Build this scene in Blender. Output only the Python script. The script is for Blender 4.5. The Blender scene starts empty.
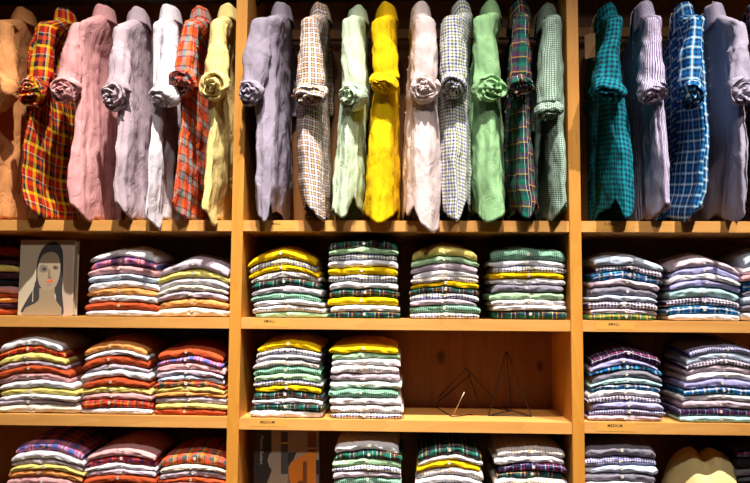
import bpy, bmesh, math, random
from mathutils import Vector, Matrix, noise
random.seed(7)
PI = math.pi
scene = bpy.context.scene
COL = scene.collection

# ------------------------------------------------------------------ camera
F_PX = 760.0
CAM = Vector((0.0134, -2.6906, 1.1978))
YAW, PITCH, ROLL = -0.044, 0.0826, 0.007
FWD = Vector((math.sin(YAW)*math.cos(PITCH), math.cos(YAW)*math.cos(PITCH), math.sin(PITCH)))
R0 = Vector((math.cos(YAW), -math.sin(YAW), 0)); U0 = R0.cross(FWD)
RT = math.cos(ROLL)*R0 + math.sin(ROLL)*U0
UP = -math.sin(ROLL)*R0 + math.cos(ROLL)*U0
cd = bpy.data.cameras.new('camera'); cam = bpy.data.objects.new('camera', cd); COL.objects.link(cam)
cd.sensor_width = 36.0; cd.sensor_fit = 'HORIZONTAL'; cd.lens = 36.0*F_PX/750.0
m = Matrix((RT, UP, -FWD)).transposed().to_4x4(); m.translation = CAM
cam.matrix_world = m
scene.camera = cam

def ray(px, py):
    return FWD + RT*((px-375.0)/F_PX) + UP*((241.5-py)/F_PX)
def at(px, py, y):                     # a point of the place at depth y
    d = ray(px, py); return CAM + d*((y-CAM.y)/d.y)
def on(px, py, z):                     # a point of the place at height z
    d = ray(px, py); return CAM + d*((z-CAM.z)/d.z)

# ------------------------------------------------------------------ measures
HALF = 0.60; PW = 0.0206; TH = 0.0399; DEP = 0.357
ZA, ZB, ZC, ZD, ZE, ZTOP = 1.4957, 1.1478, 0.80, 0.452, 0.104, 2.62

# ------------------------------------------------------------------ materials
def lin(c):
    c = c/255.0
    return c/12.92 if c <= 0.04045 else ((c+0.055)/1.055)**2.4
def rgb(r, g, b): return (lin(r), lin(g), lin(b), 1.0)
class NT:
    def __init__(s, name):
        s.m = bpy.data.materials.new(name); s.m.use_nodes = True
        s.t = s.m.node_tree; s.b = s.t.nodes['Principled BSDF']
    def n(s, typ, **kw):
        o = s.t.nodes.new(typ)
        for k, v in kw.items(): setattr(o, k, v)
        return o
    def l(s, a, b): s.t.links.new(a, b)
    def math(s, op, a, b=None):
        o = s.n('ShaderNodeMath', operation=op)
        for i, v in enumerate((a, b)):
            if v is None: continue
            if isinstance(v, (int, float)): o.inputs[i].default_value = v
            else: s.l(v, o.inputs[i])
        return o.outputs[0]
    def mix(s, fac, a, b, blend='MIX'):
        o = s.n('ShaderNodeMix', data_type='RGBA', blend_type=blend)
        for i, v in ((0, fac), (6, a), (7, b)):
            if isinstance(v, (int, float)): o.inputs[i].default_value = v
            elif isinstance(v, tuple): o.inputs[i].default_value = v
            else: s.l(v, o.inputs[i])
        return o.outputs[2]

def plain(name, col, rough=0.6, metal=0.0, bump=0.0):
    k = NT(name); k.b.inputs['Base Color'].default_value = col
    k.b.inputs['Roughness'].default_value = rough; k.b.inputs['Metallic'].default_value = metal
    if bump:
        tc = k.n('ShaderNodeTexCoord'); nz = k.n('ShaderNodeTexNoise'); nz.inputs['Scale'].default_value = 60
        k.l(tc.outputs['Object'], nz.inputs['Vector'])
        bp = k.n('ShaderNodeBump'); bp.inputs['Strength'].default_value = bump; bp.inputs['Distance'].default_value = 0.002
        k.l(nz.outputs['Fac'], bp.inputs['Height']); k.l(bp.outputs['Normal'], k.b.inputs['Normal'])
    return k.m

def wood(name, axis, c1, c2, c3, knots=()):
    k = NT(name)
    tc = k.n('ShaderNodeTexCoord'); oi = k.n('ShaderNodeObjectInfo')
    off = k.n('ShaderNodeVectorMath', operation='ADD')
    cmb = k.n('ShaderNodeCombineXYZ')
    rnd = k.math('MULTIPLY', oi.outputs['Random'], 17.0)
    for i in range(3): k.l(rnd, cmb.inputs[i])
    k.l(tc.outputs['Object'], off.inputs[0]); k.l(cmb.outputs[0], off.inputs[1])
    mp = k.n('ShaderNodeMapping')
    sc = [26, 26, 26]; sc[axis] = 1.3; mp.inputs['Scale'].default_value = sc
    k.l(off.outputs[0], mp.inputs['Vector'])
    n1 = k.n('ShaderNodeTexNoise'); n1.inputs['Scale'].default_value = 1.0; n1.inputs['Detail'].default_value = 4; n1.inputs['Distortion'].default_value = 0.6
    k.l(mp.outputs[0], n1.inputs['Vector'])
    mp2 = k.n('ShaderNodeMapping'); sc2 = [9, 9, 9]; sc2[axis] = 1.6; mp2.inputs['Scale'].default_value = sc2
    k.l(off.outputs[0], mp2.inputs['Vector'])
    n2 = k.n('ShaderNodeTexNoise'); n2.inputs['Scale'].default_value = 1.0; n2.inputs['Detail'].default_value = 2
    k.l(mp2.outputs[0], n2.inputs['Vector'])
    rings = k.math('FRACT', k.math('MULTIPLY', n2.outputs['Fac'], 9.0))
    r1 = k.n('ShaderNodeValToRGB')
    r1.color_ramp.elements[0].position = 0.3; r1.color_ramp.elements[0].color = c1
    r1.color_ramp.elements[1].position = 0.72; r1.color_ramp.elements[1].color = c2
    k.l(n1.outputs['Fac'], r1.inputs[0])
    colr = k.mix(k.math('MULTIPLY', rings, 0.38), r1.outputs[0], c3)
    for (kx, kz, r) in knots:                        # knots in the boards
        sx = k.n('ShaderNodeSeparateXYZ'); k.l(tc.outputs['Object'], sx.inputs[0])
        dx = k.math('SUBTRACT', sx.outputs[0], kx); dz = k.math('MULTIPLY', k.math('SUBTRACT', sx.outputs[2], kz), 0.6)
        d = k.math('SQRT', k.math('ADD', k.math('MULTIPLY', dx, dx), k.math('MULTIPLY', dz, dz)))
        f = k.n('ShaderNodeMapRange'); f.inputs[1].default_value = r*0.35; f.inputs[2].default_value = r; f.inputs[3].default_value = 0.85; f.inputs[4].default_value = 0
        k.l(d, f.inputs[0]); colr = k.mix(f.outputs[0], colr, rgb(50, 26, 10))
    k.l(colr, k.b.inputs['Base Color']); k.b.inputs['Roughness'].default_value = 0.48
    bp = k.n('ShaderNodeBump'); bp.inputs['Strength'].default_value = 0.12; bp.inputs['Distance'].default_value = 0.001
    k.l(n1.outputs['Fac'], bp.inputs['Height']); k.l(bp.outputs['Normal'], k.b.inputs['Normal'])
    return k.m
W1, W2, W3 = rgb(204, 144, 72), rgb(218, 162, 90), rgb(190, 128, 58)
WOOD_X = wood('oak shelf boards', 0, W1, W2, W3)
WOOD_Z = wood('oak uprights', 2, rgb(192, 128, 42), rgb(208, 146, 58), rgb(178, 112, 34))
KN = []

def stripes(k, coord, seq):
    """seq of (colour, width in mm): one repeat of threads, sharp-edged"""
    P = sum(w for _, w in seq)
    fr = k.math('FRACT', k.math('ADD', k.math('MULTIPLY', coord, 1000.0/P), 40.0))
    rp = k.n('ShaderNodeValToRGB'); rp.color_ramp.interpolation = 'CONSTANT'
    els = rp.color_ramp.elements
    pos = 0.0
    for i, (c, w) in enumerate(seq):
        if i == 0: e = els[0]; e.position = 0
        elif i == 1: e = els[1]; e.position = pos
        else: e = els.new(pos)
        e.color = c; pos += w/P
    k.l(fr, rp.inputs[0]); return rp.outputs[0]

def cloth(name, warp, weft=None, sheen=0.0):
    """woven cotton: warp and weft threads averaged where they cross"""
    k = NT(name)
    uv = k.n('ShaderNodeUVMap'); sp = k.n('ShaderNodeSeparateXYZ'); k.l(uv.outputs[0], sp.inputs[0])
    if isinstance(warp, tuple): c = None; base = warp
    else:
        a = stripes(k, sp.outputs[0], warp)
        c = k.mix(0.5, a, stripes(k, sp.outputs[1], weft)) if weft else a
        base = c
    nz = k.n('ShaderNodeTexNoise'); nz.inputs['Scale'].default_value = 700; nz.inputs['Detail'].default_value = 1
    k.l(uv.outputs[0], nz.inputs['Vector'])
    mr = k.n('ShaderNodeMapRange'); mr.inputs[3].default_value = 0.88; mr.inputs[4].default_value = 1.06
    k.l(nz.outputs['Fac'], mr.inputs[0])
    hs = k.n('ShaderNodeHueSaturation')
    if isinstance(base, tuple): hs.inputs['Color'].default_value = base
    else: k.l(base, hs.inputs['Color'])
    k.l(mr.outputs[0], hs.inputs['Value']); k.l(hs.outputs[0], k.b.inputs['Base Color'])
    k.b.inputs['Roughness'].default_value = 0.88
    k.b.inputs['Specular IOR Level'].default_value = 0.2
    n2 = k.n('ShaderNodeTexNoise'); n2.inputs['Scale'].default_value = 38; n2.inputs['Detail'].default_value = 3; n2.inputs['Distortion'].default_value = 1.2
    k.l(uv.outputs[0], n2.inputs['Vector'])
    n3 = k.n('ShaderNodeTexNoise'); n3.inputs['Scale'].default_value = 14; n3.inputs['Detail'].default_value = 3; n3.inputs['Distortion'].default_value = 0.8
    mp = k.n('ShaderNodeMapping'); mp.inputs['Scale'].default_value = (1.5, 0.8, 1); mp.inputs['Rotation'].default_value = (0, 0, 0.3)
    k.l(uv.outputs[0], mp.inputs['Vector']); k.l(mp.outputs[0], n3.inputs['Vector'])
    crease = k.math('ABSOLUTE', k.math('SUBTRACT', n3.outputs['Fac'], 0.5))
    crease = k.math('MINIMUM', crease, 0.10)
    hgt = k.math('ADD', k.math('MULTIPLY', n2.outputs['Fac'], 0.35), k.math('MULTIPLY', crease, 6.0))
    bp = k.n('ShaderNodeBump'); bp.inputs['Strength'].default_value = 0.42; bp.inputs['Distance'].default_value = 0.004
    k.l(hgt, bp.inputs['Height']); k.l(bp.outputs['Normal'], k.b.inputs['Normal'])
    return k.m

white = rgb(232, 228, 232); navy = rgb(28, 34, 70); black = rgb(18, 18, 24)
def ging(c, p, w=white): return [(c, p), (w, p)]
red = rgb(196, 40, 24); org = rgb(228, 112, 30); yel = rgb(232, 190, 20); grn = rgb(16, 92, 68)
FAB = {}   # key -> (description, material)
def fab(key, desc, *a): FAB[key] = (desc, cloth('cotton '+desc, *a))
fab('W', 'white', rgb(228, 226, 232)); fab('C', 'cream white', rgb(226, 216, 196))
fab('P', 'pink', rgb(212, 158, 160)); fab('L', 'lavender', rgb(190, 172, 186))
fab('V', 'periwinkle', rgb(160, 158, 208)); fab('G', 'light grey', rgb(172, 168, 178))
fab('S', 'slate grey', rgb(122, 118, 132)); fab('O', 'peach orange', rgb(224, 150, 84))
fab('R', 'rust red', rgb(182, 76, 38)); fab('Y', 'bright yellow', rgb(232, 188, 4))
fab('y', 'pale yellow', rgb(222, 206, 116)); fab('M', 'mint green', rgb(164, 202, 160))
fab('m', 'pale mint', rgb(206, 222, 206)); fab('B', 'pale blue', rgb(190, 204, 226))
fab('A', 'aqua', rgb(164, 204, 206)); fab('K', 'black', rgb(26, 25, 30)); fab('D0', 'dark plum', rgb(64, 34, 52))
fab('T', 'navy and tan tattersall', [(rgb(226, 222, 226), 7), (rgb(60, 66, 130), 2.4), (rgb(226, 222, 226), 7), (rgb(214, 168, 80), 3)],
    [(rgb(226, 222, 226), 7), (rgb(60, 66, 130), 2.4), (rgb(226, 222, 226), 7), (rgb(214, 168, 80), 3)])
FN_ = [(white, 5.4), (rgb(26, 46, 150), 5.6), (white, 5.4), (rgb(140, 142, 44), 4.6)]
fab('N', 'blue and olive checked', FN_, FN_)
fab('D', 'dark green plaid', [(rgb(10, 96, 72), 17), (white, 2), (rgb(26, 30, 60), 11), (rgb(216, 168, 40), 2.5), (rgb(60, 40, 66), 9), (rgb(26, 30, 60), 6)],
    [(rgb(10, 90, 70), 15), (rgb(26, 30, 60), 12), (rgb(216, 168, 40), 2.5), (rgb(60, 40, 66), 9)])
fab('g', 'green gingham', ging(rgb(14, 92, 66), 3.4, rgb(164, 206, 182)), ging(rgb(14, 92, 66), 3.4, rgb(164, 206, 182)))
fab('u', 'purple gingham', [(rgb(58, 18, 84), 6.4), (white, 5)], [(rgb(58, 18, 84), 6.4), (white, 5)])
fab('v', 'violet gingham', ging(rgb(44, 38, 120), 4.2, rgb(206, 204, 228)), ging(rgb(44, 38, 120), 4.2, rgb(206, 204, 228)))
fab('b', 'blue and white plaid', [(rgb(10, 92, 160), 14), (white, 6), (rgb(20, 36, 84), 10), (rgb(90, 190, 220), 5), (rgb(10, 92, 160), 6)],
    [(rgb(10, 92, 160), 14), (white, 6), (rgb(20, 36, 84), 10), (rgb(90, 190, 220), 5)])
fab('n', 'navy and red plaid', [(rgb(26, 30, 72), 15), (white, 1.6), (rgb(26, 30, 72), 7), (rgb(150, 34, 60), 4)],
    [(rgb(26, 30, 72), 15), (white, 1.6), (rgb(26, 30, 72), 7), (rgb(150, 34, 60), 4)])
fab('k', 'green and yellow plaid', [(rgb(50, 110, 64), 18), (rgb(214, 176, 40), 5), (rgb(80, 50, 60), 7), (white, 2)],
    [(rgb(50, 110, 64), 18), (rgb(214, 176, 40), 5), (rgb(80, 50, 60), 7)])
fab('X', 'red madras plaid', [(red, 14), (org, 5), (rgb(70, 50, 60), 9), (rgb(214, 60, 30), 12), (yel, 2.5), (rgb(110, 110, 110), 7)],
    [(red, 14), (org, 6), (rgb(80, 40, 50), 9)])
fab('Z', 'pink and blue madras plaid', [(rgb(70, 92, 170), 22), (rgb(212, 110, 130), 14), (white, 3), (rgb(196, 90, 120), 9), (white, 3), (rgb(212, 110, 130), 10)],
    [(rgb(90, 104, 170), 22), (rgb(206, 110, 130), 22)])
fab('z', 'orange and green madras plaid', [(rgb(216, 80, 40), 16), (rgb(60, 100, 96), 16), (yel, 3), (rgb(216, 120, 40), 10), (rgb(50, 40, 50), 4)],
    [(rgb(216, 80, 40), 16), (rgb(80, 90, 90), 12)])
fab('q', 'red and navy plaid', [(rgb(196, 52, 56), 14), (rgb(50, 48, 96), 13), (org, 3), (rgb(196, 52, 56), 8)],
    [(rgb(196, 62, 70), 14), (rgb(60, 56, 96), 13)])
# the hanging shirts' own cloths
HF = {}
def hfab(key, *a): HF[key] = cloth('shirting '+key, *a)
hfab('peach', rgb(226, 156, 98)); hfab('pink', rgb(214, 156, 158)); hfab('lavender', rgb(188, 168, 178))
hfab('white', rgb(218, 212, 222)); hfab('cream', rgb(224, 204, 134)); hfab('grey', rgb(146, 136, 154))
hfab('mint', rgb(192, 212, 182)); hfab('yellow', rgb(234, 188, 0)); hfab('blush', rgb(228, 208, 208))
hfab('green', rgb(150, 196, 142)); hfab('chambray', rgb(158, 150, 172))
hfab('tartan', [(rgb(196, 30, 12), 23.40), (yel, 14.30), (rgb(40, 22, 30), 19.50), (rgb(206, 80, 16), 13.00), (rgb(36, 40, 46), 10.40), (rgb(220, 214, 190), 2.60), (yel, 7.80)],
     [(rgb(196, 30, 12), 26.00), (yel, 11.70), (rgb(36, 22, 28), 20.80), (rgb(206, 60, 16), 15.60), (rgb(40, 44, 60), 11.70), (rgb(220, 214, 190), 2.60)])
hfab('madras', [(rgb(214, 56, 26), 16), (rgb(110, 150, 150), 12), (rgb(228, 120, 60), 11), (rgb(196, 40, 24), 9), (rgb(240, 180, 60), 3)],
     [(rgb(216, 76, 40), 21), (rgb(20, 28, 70), 6), (rgb(140, 150, 150), 19), (rgb(20, 28, 70), 6), (rgb(228, 100, 40), 10)])
TS_ = [(rgb(226, 218, 210), 6.4), (rgb(34, 40, 112), 4.0), (rgb(214, 166, 92), 5.4), (rgb(34, 40, 112), 4.0)]
hfab('tattersall', TS_, TS_)
CK = [(rgb(230, 232, 226), 6.5), (rgb(24, 44, 150), 6), (rgb(230, 232, 226), 6.5), (rgb(124, 126, 44), 6)]
hfab('check', CK, CK)
hfab('darkplaid', [(rgb(8, 92, 76), 20.40), (rgb(220, 216, 220), 2.16), (rgb(30, 30, 50), 12.00), (rgb(214, 158, 30), 4.20), (rgb(74, 46, 78), 15.60), (rgb(26, 28, 44), 8.40)],
     [(rgb(8, 92, 76), 18.00), (rgb(30, 30, 50), 16.80), (rgb(214, 158, 30), 3.60), (rgb(84, 50, 84), 18.00)])
hfab('gingham', ging(rgb(34, 84, 62), 3.6, rgb(184, 204, 190)), ging(rgb(34, 84, 62), 3.6, rgb(184, 204, 190)))
hfab('teal', [(rgb(0, 128, 140), 9), (rgb(4, 40, 70), 9)], [(rgb(0, 128, 140), 9), (rgb(4, 40, 70), 9)])
hfab('stripe', [(rgb(210, 200, 222), 3.4), (rgb(92, 74, 132), 2.4)])
BP_ = [(rgb(0, 96, 166), 10), (rgb(10, 30, 74), 8), (rgb(60, 150, 200), 4), (rgb(224, 234, 240), 5), (rgb(60, 150, 200), 4), (rgb(10, 30, 74), 8)]
hfab('blueplaid', BP_, BP_)
hfab('nightplaid', [(rgb(20, 20, 44), 20), (rgb(190, 110, 110), 3.4), (rgb(20, 20, 44), 9), (rgb(150, 150, 170), 2)],
     [(rgb(20, 20, 44), 20), (rgb(190, 110, 110), 3.4), (rgb(20, 20, 44), 9), (rgb(150, 150, 170), 2)])

BUTTON = plain('pearl button', rgb(226, 218, 206), 0.35)
DARKBUTTON = plain('amber button', rgb(214, 190, 160), 0.4)
BLACKPL = plain('black hanger plastic', rgb(14, 13, 14), 0.4)
STEEL = plain('hanger hook steel', rgb(120, 118, 116), 0.3, 1.0)
WIRE = plain('dark bent wire', rgb(22, 15, 10), 0.6, 0.0)
LITWIRE = plain('lit-toned wire', rgb(200, 180, 150), 0.35, 0.8)  # same wire where light catches it, the brightness put into the colour
INK = plain('black printed ink', rgb(24, 18, 12), 0.7)
STICK = plain('clear sticker film', rgb(214, 156, 76), 0.3)
TAN = plain('tan card', rgb(150, 120, 84), 0.8)
HOLE = plain('peg hole dark', rgb(30, 18, 8), 0.9)

# ------------------------------------------------------------------ mesh helpers
def link(name, me, parent=None, loc=None):
    o = bpy.data.objects.new(name, me); COL.objects.link(o)
    if parent: o.parent = parent
    if loc is not None: o.location = loc
    return o
def tomesh(bm, name, mats, smooth=True):
    me = bpy.data.meshes.new(name)
    bmesh.ops.recalc_face_normals(bm, faces=bm.faces)
    for f in bm.faces: f.smooth = smooth
    bm.to_mesh(me); bm.free()
    for x in (mats if isinstance(mats, (list, tuple)) else [mats]): me.materials.append(x)
    return me
def empty(name, loc):
    o = bpy.data.objects.new(name, None); COL.objects.link(o); o.location = loc; o.empty_display_size = 0.05; return o
def tag(o, label=None, cat=None, group=None, kind=None):
    if label: o['label'] = label
    if cat: o['category'] = cat
    if group: o['group'] = group
    if kind: o['kind'] = kind
    return o
def box(bm, x0, x1, y0, y1, z0, z1, bev=0.0, mi=0):
    r = bmesh.ops.create_cube(bm, size=1.0)
    vs = r['verts']
    for v in vs:
        v.co = Vector(((x0+x1)/2+v.co.x*(x1-x0), (y0+y1)/2+v.co.y*(y1-y0), (z0+z1)/2+v.co.z*(z1-z0)))
    fs = set(f for v in vs for f in v.link_faces)
    for f in fs: f.material_index = mi
    if bev:
        es = list(set(e for v in vs for e in v.link_edges))
        bmesh.ops.bevel(bm, geom=es, offset=bev, segments=2, affect='EDGES')
def tube(bm, pts, r, n=8, close=True, mi=0):
    """round bar through points; r a number or one radius per point"""
    rings = []
    for i, p in enumerate(pts):
        p = Vector(p)
        a = Vector(pts[max(i-1, 0)]); b = Vector(pts[min(i+1, len(pts)-1)])
        d = (b-a).normalized(); h = Vector((0, 0, 1)) if abs(d.z) < 0.95 else Vector((1, 0, 0))
        s = d.cross(h).normalized(); t = s.cross(d)
        rr = r[i] if isinstance(r, (list, tuple)) else r
        rings.append([bm.verts.new(p+(s*math.cos(2*PI*k/n)+t*math.sin(2*PI*k/n))*rr) for k in range(n)])
    for i in range(len(rings)-1):
        for k in range(n):
            f = bm.faces.new((rings[i][k], rings[i][(k+1) % n], rings[i+1][(k+1) % n], rings[i+1][k])); f.material_index = mi
    if close:
        bm.faces.new(rings[0][::-1]).material_index = mi; bm.faces.new(rings[-1]).material_index = mi
def grid(bm, fn, nu, nv, wrap_u=False, uvfn=None, mi=0):
    """fn(i, j) -> point, uvfn(i, j) -> metres of cloth"""
    uvl = bm.loops.layers.uv.verify()
    V = [[bm.verts.new(fn(i, j)) for j in range(nv)] for i in range(nu)]
    for i in range(nu if wrap_u else nu-1):
        i2 = (i+1) % nu
        for j in range(nv-1):
            try: f = bm.faces.new((V[i][j], V[i2][j], V[i2][j+1], V[i][j+1]))
            except ValueError: continue
            f.material_index = mi
            if uvfn:
                for lp, (a, b) in zip(f.loops, ((i, j), (i+1, j), (i+1, j+1), (i, j+1))): lp[uvl].uv = uvfn(a, b)
    return V
def nz(x, y, z): return noise.noise(Vector((x, y, z)))

# ------------------------------------------------------------------ the room behind and below
bm = bmesh.new(); box(bm, -3.2, 3.2, -4.2, 0.42, -0.05, 0.0)
tag(link('floor', tomesh(bm, 'floor', wood('dark floor boards', 0, rgb(74, 48, 26), rgb(94, 62, 36), rgb(60, 38, 20)), False)), kind='structure')
bm = bmesh.new(); box(bm, -3.2, 3.2, 0.40, 0.45, 0.0, 5.3)
tag(link('wall_back', tomesh(bm, 'wall_back', plain('dark painted plaster', rgb(60, 48, 38), 0.9, bump=0.2), False)), kind='structure')
bm = bmesh.new(); box(bm, -3.2, 3.2, -4.2, 0.45, 5.3, 5.35)
tag(link('ceiling', tomesh(bm, 'ceiling', plain('white ceiling paint', rgb(190, 180, 164), 0.9, bump=0.1), False)), kind='structure')

# ------------------------------------------------------------------ shelving
unit = empty('shelving_unit', (0, 0.18, 0))
tag(unit, 'amber oak wall shelving of three bays holding all the shirts', 'shelving')
inv = Vector((0, -0.18, 0))
def upart(name, bm, mat, smooth=False, parent=unit):
    o = link(name, tomesh(bm, name, mat, smooth), parent)
    return o
def shift(bm): bmesh.ops.translate(bm, verts=bm.verts, vec=inv)
YCR = 0.152
XS = [-1.8, -0.6, 0.6, 1.8]
for i, x in enumerate(XS):
    bm = bmesh.new(); box(bm, x-PW, x+PW, -0.003, DEP+0.0125, 0.0, 2.68, 0.0015)
    for s in (-1, 1):                                   # rows of shelf peg holes on the inner faces
        for yy in (0.05, 0.30):
            for q in range(58):
                z = 0.14+q*0.04
                for zz in (ZA, ZB, ZC, ZD, ZE):
                    if zz-TH-0.006 < z < zz+0.006: break
                else:
                    c = bmesh.ops.create_circle(bm, cap_ends=True, segments=8, radius=0.0024)['verts']
                    for v in c: v.co = Vector((x+s*(PW+0.0003), yy+v.co.x, z+v.co.y))
                    for f in set(f for v in c for f in v.link_faces): f.material_index = 1
    shift(bm); upart('upright', bm, [WOOD_Z, HOLE])
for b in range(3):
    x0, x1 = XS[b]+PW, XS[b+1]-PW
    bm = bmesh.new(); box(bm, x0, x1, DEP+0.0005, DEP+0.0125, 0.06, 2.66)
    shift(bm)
    kn = []
    if b == 1:
        for (px, py, r) in ((441, 357, .022), (540, 366, .018)):
            p = at(px, py, DEP); kn.append((p.x, p.z, r))
    upart('back_panel', bm, wood('shade-toned oak panel', 2, rgb(132, 82, 30), rgb(148, 94, 38), rgb(112, 66, 22), kn))  # oak darkened in its base colour to hold the shade inside the bays
    for z in (ZTOP, ZA, ZB, ZC, ZD, ZE):
        dzl = {(1, ZC): -0.0038}.get((b, z), 0.0)
        bm = bmesh.new(); box(bm, x0, x1, 0.0, DEP, z-TH+dzl, z+dzl, 0.0012); shift(bm)
        sh = upart('shelf', bm, WOOD_X)
        txts = {(1, ZA): ('SMALL', 275.5, 223.8), (1, ZB): ('SMALL', 269.5, 321.2), (1, ZC): ('MEDIUM', 267.5, 422.2),
                (2, ZA): ('X-SMALL', 611.5, 224.3), (2, ZB): ('SMALL', 614, 324.2), (2, ZC): ('MEDIUM', 615, 425.7)}
        t = txts.get((b, z))
        if t:
            p = at(t[1], t[2], 0.0)
            fc = bpy.data.curves.new('lettering', 'FONT'); fc.body = t[0]; fc.size = 0.0128; fc.align_x = 'CENTER'; fc.align_y = 'CENTER'; fc.extrude = 0.0001; fc.space_character = 1.1; fc.offset = 0.00012
            fo = bpy.data.objects.new('lettering', fc); COL.objects.link(fo)
            dg = bpy.context.evaluated_depsgraph_get(); tm = bpy.data.meshes.new_from_object(fo.evaluated_get(dg))
            bpy.data.objects.remove(fo)
            bm = bmesh.new(); bm.from_mesh(tm)
            bmesh.ops.transform(bm, matrix=Matrix.Translation((p.x, -0.0010, p.z)) @ Matrix.Rotation(PI/2, 4, 'X'), verts=bm.verts)
            for f in bm.faces: f.material_index = 1
            zc = z-TH*0.42
            box(bm, p.x-0.062, p.x+0.070, -0.0006, 0.0, zc-0.0145, zc+0.0125)
            shift(bm)
            so = upart('size_sticker', bm, [STICK, INK], parent=sh)
            so['label'] = 'clear sticker printed %s' % t[0]
    # hanging rail, its sockets and the cleat across the back
    bm = bmesh.new(); tube(bm, [(x0, YCR, 2.375), (x1, YCR, 2.375)], 0.0125, 14)
    for xx, d in ((x0, 1), (x1, -1)): tube(bm, [(xx, YCR, 2.375), (xx+d*0.012, YCR, 2.375)], 0.024, 16)
    shift(bm); upart('hanging_rail', bm, plain('dark bronze rail', rgb(50, 38, 28), 0.4, 0.8), True)
    p = at(300, 33, 0.33)
    bm = bmesh.new(); box(bm, x0, x1, DEP-0.010, DEP, p.z-0.02, p.z+0.02, 0.002); shift(bm)
    upart('back_cleat', bm, WOOD_X)

# ------------------------------------------------------------------ folded shirts
def ordinal(i): return ['topmost', 'second from top', 'third from top', 'fourth from top', 'fifth from top', 'sixth from top', 'seventh from top', 'eighth from top', 'ninth from top', 'tenth from top', 'eleventh from top', 'twelfth from top', 'thirteenth from top'][i]
NS, NP = 45, 24
but_mesh = {}
def button_mesh(mat):
    if mat.name in but_mesh: return but_mesh[mat.name]
    bm = bmesh.new()
    prof = [(0.0, 0.0016), (0.0030, 0.0013), (0.0040, 0.0022), (0.0052, 0.0020), (0.0056, 0.0008), (0.0050, 0.0)]
    grid(bm, lambda i, j: Vector((prof[j][0]*math.cos(2*PI*i/14), -prof[j][1], prof[j][0]*math.sin(2*PI*i/14))), 14, len(prof), True)
    bmesh.ops.remove_doubles(bm, verts=bm.verts, dist=1e-5)
    but_mesh[mat.name] = tomesh(bm, 'button', mat); return but_mesh[mat.name]

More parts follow.
